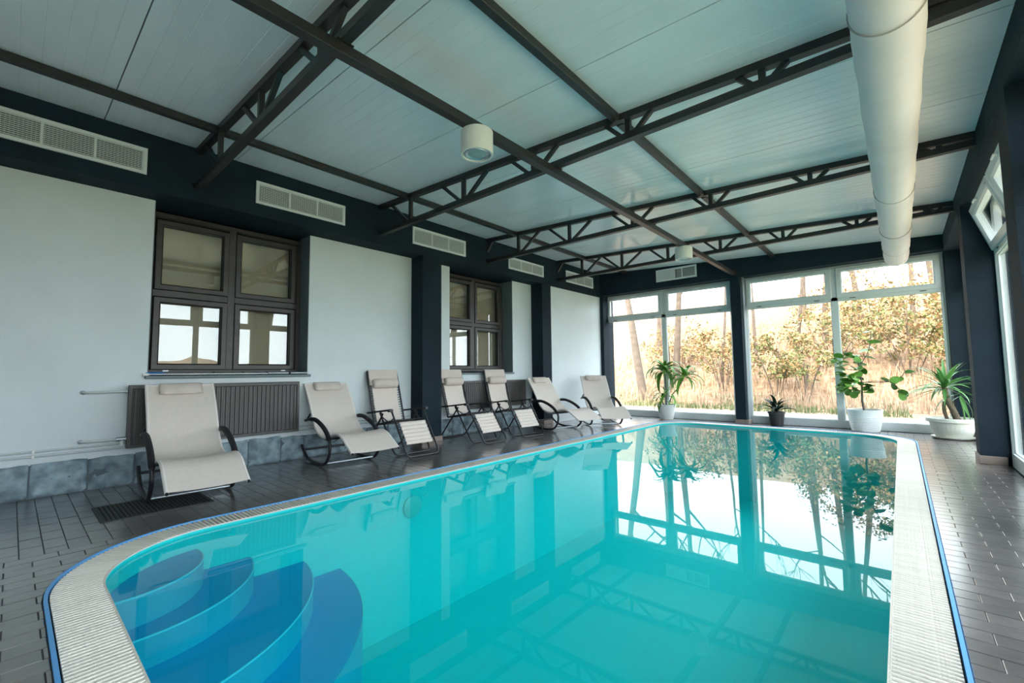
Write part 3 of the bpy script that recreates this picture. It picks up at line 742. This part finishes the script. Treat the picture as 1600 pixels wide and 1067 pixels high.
    # hood over the head end, and the roll pillow
    hood = sheet(L_(B0, B1, .72), (B1[0]+.004, B1[1]+.012), HW-.012, .005, 2, th=.022, bow=.004, m=m_pad, nm='head_cover')
    c = L_(B0, B1, .735); nx, nz = .95, .30; mb = MB()
    pts = [(c[0]+nx*.045, -.19+.38*(.5-.5*math.cos(PI*k/8)), c[1]+nz*.045) for k in range(9)]
    mb.tube(pts, [.040, .050, .053, .054, .054, .054, .053, .050, .040], 14); mb.v = [(x, y, c[1]+(z-c[1])*1.25) for x, y, z in mb.v]
    pil = mb.build('roll_pillow', m_pad, t, True, 70)
    for s in (-1, 1): MB().bar((c[0]+.02, s*.165, c[1]+.02), (c[0]+.002, s*HW, c[1]+.005), .004, .03, (0, 0, 1)).build('pillow_strap', m_pad, pil)
    # elastic lacing down both sides
    mb = MB()
    for (p, q, f0, f1, n_) in ((B0, B1, .06, .70, 15), (F0, F1, .30, .80, 11), (B0, S1, .1, .9, 9)):
        for s in (-1, 1):
            for k in range(n_):
                f = f0+(f1-f0)*k/(n_-1); a = L_(p, q, f); b = L_(p, q, f+.012)
                mb.tube([(a[0], s*(HW-.05), a[1]+.006), (b[0], s*(HW+.013), b[1]+.004)], .005, 5)
    mb.build('lacing', m_frame, t, kind='stuff')
    return t
z1_ = recliner('folding recliner left of the big pillar, beside the second rocking lounger')
z1_.location = (-4.98, 3.40, 0); z1_.rotation_euler = (0, 0, math.radians(-2.5)); z1_.scale = (.97, .97, .97)
dup(z1_, (-4.965, 4.645, 0), 0, label='folding recliner partly hidden by the big pillar, under the far window')
dup(z1_, (-4.925, 5.55, 0), math.radians(-8), label='folding recliner in front of the far radiator, third from the left')

# ================================================================ potted plants
def blade_mesh(L_, w, droop, m, seg=7, fold=.25, name='leaf', wp=.35):
    """strap leaf along +x from the origin, arching down"""
    vs_ = []; fs = []; x = z = 0; a = 0
    for i in range(seg+1):
        f = i/seg; ww = w*(min(1, (f/wp)**.6*.65+.35) if f < wp else max(.02, 1-((f-wp)/(1-wp))**1.7))/2
        vs_ += [(x-0, -ww, z+ww*fold), (x, 0, z), (x, ww, z+ww*fold)]
        a = -droop*f**1.2; x += L_/seg*math.cos(a); z += L_/seg*math.sin(a)
    for i in range(seg):
        b = i*3; fs += [(b, b+1, b+4, b+3), (b+1, b+2, b+5, b+4)]
    me = MB().add(vs_, fs).mesh(name, m, True, 80); return me
def leaf_at(me, parent, p, az, el, sc=1, roll=0):
    o = place('leaf', me, parent, p, (roll, -el, az)); o.scale = (sc, sc, sc); return o
def rosette(t, me_list, c, n, el0, el1, rnd, sc=(.8, 1.1), turn=2.4, rx=1):
    for k in range(n):
        f = k/max(1, n-1); el = el0+(el1-el0)*f + rnd.uniform(-.12, .12); az = k*turn + rnd.uniform(-.25, .25)
        dx, dy = math.cos(az), math.sin(az); az = math.atan2(dy*(.22 if dy > 0 else 1), dx*(rx if dx > 0 else 1))    # leaves turn away from the glass
        leaf_at(me_list[k % len(me_list)], t, (c[0]+.012*math.cos(az), c[1]+.012*math.sin(az), c[2]+.05*f), az, el, rnd.uniform(*sc), rnd.uniform(-.3, .3))
def pot(t, prof, m, soil_r, soil_z, nm='pot', n=40):
    MB().lathe(prof, n, close=False).build(nm, m, t, True, 35)
    MB().lathe([(0, soil_z+.012), (soil_r*.5, soil_z+.008), (soil_r, soil_z)], 24, close=False).build('soil', m_soil, t, True)
# 1 - cane plant with several drooping heads
rnd = random.Random(3)
t = empty('potted_cane_plant', (-3.72, 9.10, 0), label='tall drooping cane plant in a white pot before the left back window', cat='plant', group='potted plants along the glass')
pot(t, [(0, 0), (.125, 0), (.13, .006), (.185, .28), (.192, .285), (.192, .305), (.180, .305), (.176, .26), (0, .25)], m_pot, .172, .262)
bl = [blade_mesh(.56, .085, 2.1, m_leaf), blade_mesh(.46, .08, 1.7, m_leaf), blade_mesh(.60, .08, 2.6, m_leaf)]
for (pts, n_, sc) in (([(0, 0, .25), (.01, 0, .6), (-.02, .01, .98)], 34, (.7, 1.1)), ([(.05, -.02, .25), (.14, -.02, .5), (.28, -.03, .66), (.40, -.03, .86)], 30, (.65, 1.0)), ([(-.06, .02, .25), (-.09, .02, .36)], 14, (.5, .8)), ([(.02, -.06, .25), (.03, -.07, .50)], 18, (.55, .85))):
    MB().tube(crom(pts, 5), .012, 8).build('cane', m_bark, t, True); rosette(t, bl, pts[-1], n_, -.25, 1.35, rnd, sc)
# 2 - small dark plant
t = empty('potted_dark_bromeliad', (-1.72, 9.15, 0), label='small plant with dark arching leaves in a black pot between the mullions', cat='plant', group='potted plants along the glass')
pot(t, [(0, 0), (.095, 0), (.10, .004), (.128, .215), (.140, .218), (.140, .25), (.128, .25), (.124, .22), (0, .21)], m_potd, .122, .222)
bl = [blade_mesh(.44, .06, 2.0, m_leafd), blade_mesh(.42, .056, 1.6, m_leafd)]
rosette(t, bl, (0, 0, .24), 30, .55, 1.5, random.Random(5), (.75, 1.1))
# 3 - round-leaved rubber plant
rnd = random.Random(11)
t = empty('potted_rubber_plant', (-.47, 9.10, 0), label='round-leaved plant with one bare stem in a ridged white pot', cat='plant', group='potted plants along the glass')
prof = [(0, 0), (.172, 0), (.176, .005)]
for k in range(11): z = .01+.021*k; r = .178+.0425*k/10; prof += [(r, z), (r+.005, z+.008), (r+.005, z+.014), (r+.001, z+.02)]
prof += [(.222, .25), (.226, .30), (.234, .335), (.236, .35), (.224, .35), (.218, .31), (0, .30)]
pot(t, prof, m_pot, .215, .312)
MB().tube(crom([(.0, 0, .28), (-.02, 0, .5), (-.012, 0, .75), (-.03, 0, 1.0), (-.055, 0, 1.22)], 6), [.017-.00034*k for k in range(25)], 10).build('stem', m_bark, t, True)
def round_leaf(m):
    vs_ = [(0, 0, 0)]; fs = []; n_ = 12; prev = None
    cen = [(.045, 0, .006)]
    for k in range(n_):
        a = 2*PI*k/n_; vs_.append((.06+.074*math.cos(a), .058*math.sin(a), -.008*math.cos(2*a)))
    vs_[0] = (.045, 0, .008)
    for k in range(n_): fs.append((0, 1+k, 1+(k+1) % n_))
    b = len(vs_); vs_ += [(-.05, -.0015, 0), (-.05, .0015, 0), (0, .0015, .001), (0, -.0015, .001)]; fs.append((b, b+1, b+2, b+3))
    return MB().add(vs_, fs).mesh('leaf', m, True, 80)
rl = round_leaf(m_leafr)
brs = [[(-.05, 0, 1.0), (.06, -.02, 1.20), (.12, -.03, 1.36), (.15, -.03, 1.60)], [(-.012, 0, .78), (.18, -.03, .80), (.36, -.05, .78), (.47, -.06, .62)], [(-.012, 0, .78), (.30, .02, .79), (.46, .03, .86), (.52, .03, .95)],
       [(-.03, 0, .98), (-.2, .0, 1.0), (-.34, .02, 1.14), (-.36, .02, 1.52)], [(-.02, 0, .86), (-.14, -.05, .84), (-.22, -.06, .76)], [(-.012, 0, .70), (.06, -.08, .72), (.1, -.1, .66)]]
for b in brs: MB().tube(crom(b, 4), .0055, 6).build('branch', m_bark, t, True)
for b, n_ in zip(brs, (5, 6, 5, 5, 9, 7)):
    P_ = crom(b, 6)
    for k in range(n_):
        p = P_[min(len(P_)-1, int(len(P_)*(.45+.55*(k+1)/n_))-1)]
        leaf_at(rl, t, (p.x+rnd.uniform(-.02, .02), p.y+rnd.uniform(-.03, .03), p.z+rnd.uniform(-.02, .03)), rnd.uniform(0, 6.3), rnd.uniform(-.9, .5), rnd.uniform(.75, 1.15), rnd.uniform(-.8, .8))
for k in range(64):
    z = rnd.uniform(.62, 1.26); a = rnd.uniform(0, 6.3); rr = rnd.uniform(.03, .16); leaf_at(rl, t, (-.13+rr*math.cos(a)*1.15, rr*math.sin(a), z), a, rnd.uniform(-1.1, .4), rnd.uniform(.75, 1.2), rnd.uniform(-.7, .7))
# 4 - yucca
rnd = random.Random(21)
t = empty('potted_yucca', (.51, 8.88, 0), label='yucca with a leaning trunk in a fluted ivory bowl by the right pillar', cat='plant', group='potted plants along the glass')
MB().lathe([(0, 0), (.19, 0), (.225, .012), (.232, .03), (.222, .03), (.19, .018), (0, .014)], 40, close=False).build('saucer', m_pot2, t, True)
mb = MB(); nn_ = 64; rings = [(.178, .018), (.20, .06), (.226, .16), (.238, .225), (.24, .23), (.272, .235), (.276, .245), (.276, .285), (.262, .29), (.255, .26), (0, .25)]; vs_ = []; fs = []
for i, (r, z) in enumerate(rings):
    for k in range(nn_):
        q = r + (.004 if (k % 2 and 0 < i < 4) else 0); vs_.append((q*math.cos(2*PI*k/nn_), q*math.sin(2*PI*k/nn_), z))
for i in range(len(rings)-1):
    for k in range(nn_): fs.append((i*nn_+k, i*nn_+(k+1) % nn_, (i+1)*nn_+(k+1) % nn_, (i+1)*nn_+k))
MB().add(vs_, fs).build('pot', m_pot2, t, True, 20)
MB().lathe([(0, .265), (.1, .262), (.254, .258)], 24, close=False).build('soil', m_soil, t, True)
tr = crom([(.06, 0, .24), (.02, 0, .40), (-.035, 0, .56), (-.05, 0, .72)], 6)
MB().tube(tr, [.040-.0006*k+.003*(k % 2) for k in range(len(tr))], 12).build('trunk', m_barky, t, True)
MB().tube(crom([(-.04, .03, .24), (-.07, .03, .40), (-.06, .03, .52)], 5), .022, 10).build('trunk', m_barky, t, True)
bl = [blade_mesh(.52, .06, .9, m_leafy, wp=.25), blade_mesh(.46, .055, .5, m_leafy, wp=.25), blade_mesh(.54, .06, 1.5, m_leafy, wp=.25)]
rosette(t, bl, (-.05, 0, .70), 44, -.35, 1.5, rnd, (.7, 1.05), rx=.75)
MB().tube(crom([(.13, -.02, .24), (.12, -.02, .42), (.10, -.02, .60)], 5), .010, 8).build('cane', m_leafy, t, True)
rosette(t, [bl[2]], (.10, -.02, .58), 5, -.9, -.2, rnd, (.6, .85))

# ================================================================ outdoors
def gz(x, y):
    s = max(0, y-13.2); b = s*.36*min(1, s/3) if s < 14 else 5.04+(s-14)*.10
    k = max(0, min(1, (6.5-x)/5))            # the bank dies out to the right, where fields open up
    return -.06 + b*k + (.12*noise.noise(Vector((x*.35, y*.35, 0)))*min(1, s/2))
vs_ = []; fs = []; xs = [-45+1.0*k for k in range(111)]; ysx = [YW+.15+.35*k for k in range(0, 40)] + [23.6+1.5*k for k in range(30)]
for yy in ysx:
    for xx in xs: vs_.append((xx, yy, gz(xx, yy)))
nx_ = len(xs)
for j in range(len(ysx)-1):
    for i in range(nx_-1): fs.append((j*nx_+i, j*nx_+i+1, (j+1)*nx_+i+1, (j+1)*nx_+i))
me = bpy.data.meshes.new('ground_bank'); me.from_pydata(vs_, [], fs); me.shade_smooth()
mg = bpy.data.materials.new('bank_litter_and_gravel'); mg.use_nodes = True; nt = mg.node_tree; N = nt.nodes; L = nt.links; b = N['Principled BSDF']; b.inputs['Roughness'].default_value = 1; b.inputs['Specular IOR Level'].default_value = .1
tc = N.new('ShaderNodeTexCoord'); n1 = N.new('ShaderNodeTexNoise'); n1.inputs['Scale'].default_value = 5; n1.inputs['Detail'].default_value = 9; n1.inputs['Roughness'].default_value = .7; L.new(tc.outputs['Object'], n1.inputs['Vector'])
cr = N.new('ShaderNodeValToRGB'); e = cr.color_ramp.elements; e[0].position = .34; e[0].color = (.16, .09, .052, 1); e[1].position = .68; e[1].color = (.52, .39, .29, 1); q = e.new(.5); q.color = (.34, .21, .13, 1); L.new(n1.outputs[0], cr.inputs[0])
n2 = N.new('ShaderNodeTexNoise'); n2.inputs['Scale'].default_value = .5; n2.inputs['Detail'].default_value = 4; L.new(tc.outputs['Object'], n2.inputs['Vector'])
sp = N.new('ShaderNodeSeparateXYZ'); L.new(tc.outputs['Object'], sp.inputs[0])
ad = N.new('ShaderNodeMath'); ad.operation = 'MULTIPLY_ADD'; ad.inputs[1].default_value = 2.2; L.new(n2.outputs[0], ad.inputs[0]); L.new(sp.outputs['Y'], ad.inputs[2])
mr = N.new('ShaderNodeMapRange'); mr.inputs[1].default_value = 13.4; mr.inputs[2].default_value = 14.1; L.new(ad.outputs[0], mr.inputs[0])
mx = N.new('ShaderNodeMix'); mx.data_type = 'RGBA'; L.new(mr.outputs[0], mx.inputs[0]); mx.inputs[6].default_value = (.25, .215, .195, 1); L.new(cr.outputs[0], mx.inputs[7]); L.new(mx.outputs[2], b.inputs['Base Color'])
me.materials.append(mg); place('ground_bank', me, kind='structure')
mb = MB(); mb.add([(XRW+.25, -40, -.10), (70, -40, -.10), (70, YW+.2, -.08), (XRW+.25, YW+.2, -.08)], [(0, 1, 2, 3)])
mb.build('ground_field', mat('field_grass', (.55, .48, .34), 1, var=.4, vscale=1.2, vcol=(.30, .31, .14)), kind='structure')

def tree(x, y, h, r, lean, label, seed, fork=.45, nb=9, depth=2):
    rd = random.Random(seed); z0 = gz(x, y)-.1
    t = empty('bare_tree', (x, y, z0), label=label, cat='tree', group='bare trees on the bank behind the glass')
    top = Vector((lean[0], lean[1], h)); pts = [Vector((0, 0, 0))]
    for k in range(1, 7): f = k/6; pts.append(top*f + Vector((rd.uniform(-.12, .12), rd.uniform(-.12, .12), 0))*f)
    P_ = crom(pts, 4); MB().tube(P_, [r*(1-.82*i/(len(P_)-1)) + (r*.35 if i == 0 else 0) for i in range(len(P_))], 10).build('trunk', m_tree, t, True)
    for k in range(nb):
        f = fork+(1-fork)*k/nb; p = P_[int(f*(len(P_)-1))]; az = k*2.4+rd.uniform(-.5, .5); l = h*(.42-.25*f)*rd.uniform(.7, 1.2); mb = MB()
        d = Vector((math.cos(az), math.sin(az), rd.uniform(.35, .9))).normalized()
        def twig(p0, d0, ln, rr, lev):
            q = [p0]; dd = d0.copy()
            for s in range(4): dd = (dd + Vector((rd.uniform(-.3, .3), rd.uniform(-.3, .3), rd.uniform(-.1, .3)))).normalized(); q.append(q[-1]+dd*ln/4)
            mb.tube(q, [rr, rr*.8, rr*.6, rr*.4, rr*.2], 5 if lev < 2 else 4, caps=False)
            if lev < depth:
                for _ in range(4 if lev == 0 else 3):
                    s = rd.randint(1, 4); twig(q[s], (dd + Vector((rd.uniform(-1, 1), rd.uniform(-1, 1), rd.uniform(-.2, .8)))).normalized(), ln*.5, rr*.5, lev+1)
        twig(p, d, l, r*.42*(1-.6*f)+.006, 0); mb.build('branch', m_tree, t, True)
    return t
tree(-6.55, 14.2, 9, .15, (-1.5, .4), 'thick leaning trunk seen at the left edge of the left back window', 1)
tree(-6.02, 14.9, 8.5, .13, (-.3, .3), 'straight mossy trunk just left of the first mullion', 2)
tree(-5.85, 15.2, 8, .13, (.3, .6), 'forked trunk partly behind the first mullion', 3)
tree(-4.55, 16.0, 6.5, .05, (.5, .2), 'thin sapling in the right half of the left back window', 4)
tree(-3.75, 17.2, 7.5, .06, (-.3, .2), 'thin sapling just left of the back pillar', 5)
tree(-2.55, 16.8, 7, .06, (.8, .2), 'slender tree right behind the small black pot', 6)
tree(-1.95, 19.0, 9, .10, (.5, .3), 'taller tree between the black pot and the mullion', 7)
tree(-.95, 20.5, 9, .11, (-.8, .3), 'taller tree up the bank left of the round-leaved plant', 8)
tree(.35, 18.5, 8, .08, (.3, .3), 'slender tree up the bank above the round-leaved plant', 9)
tree(1.1, 21.5, 9, .11, (-.6, .3), 'tall tree up the bank near the right edge of the glass', 10)
tree(-7.6, 18.0, 9, .12, (.3, .3), 'trunk far up the bank at the left edge of the glass', 12)
tree(-3.0, 22.5, 10, .12, (.2, .3), 'tall tree high on the bank behind the back pillar', 13)

def shrub(x, y, zc_, rx, rz, n_, dry, label, seed, ls=.06):
    rd = random.Random(seed); z0 = gz(x, y); t = empty('shrub', (x, y, z0), label=label, cat='shrub', group='shrubs on the bank behind the glass')
    for k in range(9):
        a = rd.uniform(0, 6.3); p = Vector((rx*.8*math.cos(a)*rd.random(), rx*.5*math.sin(a), zc_-z0+rz*rd.uniform(-.2, .8)))
        MB().tube(crom([(p.x*.1, p.y*.1, -.1), (p.x*.5, p.y*.5, p.z*.6), p], 3), [.016, .015, .014, .012, .010, .008, .005], 5).build('stem', m_tree, t, True)
    for m, frac in ((m_bush, 1-dry), (m_bushd, dry)):
        vs_ = []; fs = []
        for _ in range(int(n_*frac)):
            while True:
                u = Vector((rd.uniform(-1, 1), rd.uniform(-1, 1), rd.uniform(-1, 1)))
                if u.length < 1 and noise.noise(Vector((u.x*rx, u.y*rx, u.z*rz))*2.6+Vector((seed*7, 0, 0))) > .10+.25*u.length: break
            c = Vector((u.x*rx, u.y*rx*.6, zc_-z0+u.z*rz)); d = Vector((rd.gauss(0, 1), rd.gauss(0, 1), rd.gauss(0, 1))).normalized(); e_ = d.cross(Vector((rd.gauss(0, 1), rd.gauss(0, 1), 1))).normalized(); s = ls*rd.uniform(.5, 1.2)
            b_ = len(vs_); vs_ += [c-d*s, c+e_*s*.5, c+d*s, c-e_*s*.5]; fs.append((b_, b_+1, b_+2, b_+3))
        me = bpy.data.meshes.new('foliage'); me.from_pydata([tuple(v) for v in vs_], [], fs); me.materials.append(m); place('foliage' if m is m_bush else 'dry_foliage', me, t)
shrub(.20, 15.8, 2.25, 1.7, 1.15, 4200, .60, 'broad leafy shrub filling the pane right of the last mullion', 1)
shrub(-1.55, 16.4, 2.1, 1.5, 1.0, 2400, .66, 'golden shrub left of the last mullion', 2)
shrub(-2.75, 14.8, 1.45, 1.1, .75, 1500, .5, 'patchy shrub seen right beside the back pillar', 3)
shrub(-2.0, 14.5, 1.1, 1.0, .5, 1100, .4, 'low greener shrub above the black pot', 4)
shrub(-4.25, 15.0, 1.6, 1.2, .8, 1700, .7, 'bronze shrub left of the back pillar', 5)
shrub(1.35, 15.2, 1.7, 1.2, .9, 1800, .55, 'leafy shrub behind the yucca', 6)
shrub(-6.1, 16.5, 2.0, 1.6, 1.0, 1700, .85, 'dry shrub behind the thick trunks', 7)
shrub(-.6, 18.6, 3.3, 2.4, 1.1, 2600, .8, 'dry shrub high on the bank above the round-leaved plant', 8)
for name_, lab, m, n_, y0, y1, h0, h1 in (('dry_grass', 'tall dry straw-coloured grass covering the bank outside', m_dry, 9000, 13.6, 22, .15, .55), ('green_grass', 'low green grass along the foot of the bank outside', m_green, 3500, 12.7, 14.6, .06, .22)):
    rd = random.Random(n_); vs_ = []; fs = []
    for _ in range(n_):
        yy = y0+(y1-y0)*rd.random()**1.3; xx = rd.uniform(-9, 3)
        if name_ == 'green_grass' and noise.noise(Vector((xx*.5, yy*.5, 4))) < -.05: continue
        z = gz(xx, yy)-.02; h = rd.uniform(h0, h1); a = rd.uniform(0, 6.3); w = .012; dx, dy = math.cos(a)*w, math.sin(a)*w; lx, ly = rd.gauss(0, .18)*h, rd.gauss(0, .18)*h
        b_ = len(vs_); vs_ += [(xx-dx, yy-dy, z), (xx+dx, yy+dy, z), (xx+lx*.4+dx*.7, yy+ly*.4+dy*.7, z+h*.6), (xx+lx*.4-dx*.7, yy+ly*.4-dy*.7, z+h*.6), (xx+lx, yy+ly, z+h)]; fs += [(b_, b_+1, b_+2, b_+3), (b_+3, b_+2, b_+4)]
    me = bpy.data.meshes.new(name_); me.from_pydata(vs_, [], fs); me.materials.append(m); place(name_, me, label=lab, cat='grass', kind='stuff')
# far hedge across the field, mirrored in the brown windows
vs_ = []; fs = []
for k in range(80):
    yy = -40+k*.75; h = 2.2+.6*noise.noise(Vector((yy*.15, 2, 0)))+.7*noise.noise(Vector((yy*.9, 5, 0)))
    vs_ += [(34, yy, -.2), (33.4, yy, h*.6), (34.4, yy, h), (36.5, yy, h*.7), (37, yy, -.2)]
for k in range(79):
    for j in range(4): a = k*5+j; fs.append((a, a+1, a+6, a+5))
MB().add(vs_, fs).build('far_hedge', mat('far_hedge', (.42, .30, .22), 1, var=.4, vscale=1.5), None, True, label='distant reddish hedge across the field, mirrored in the brown window', cat='hedge')
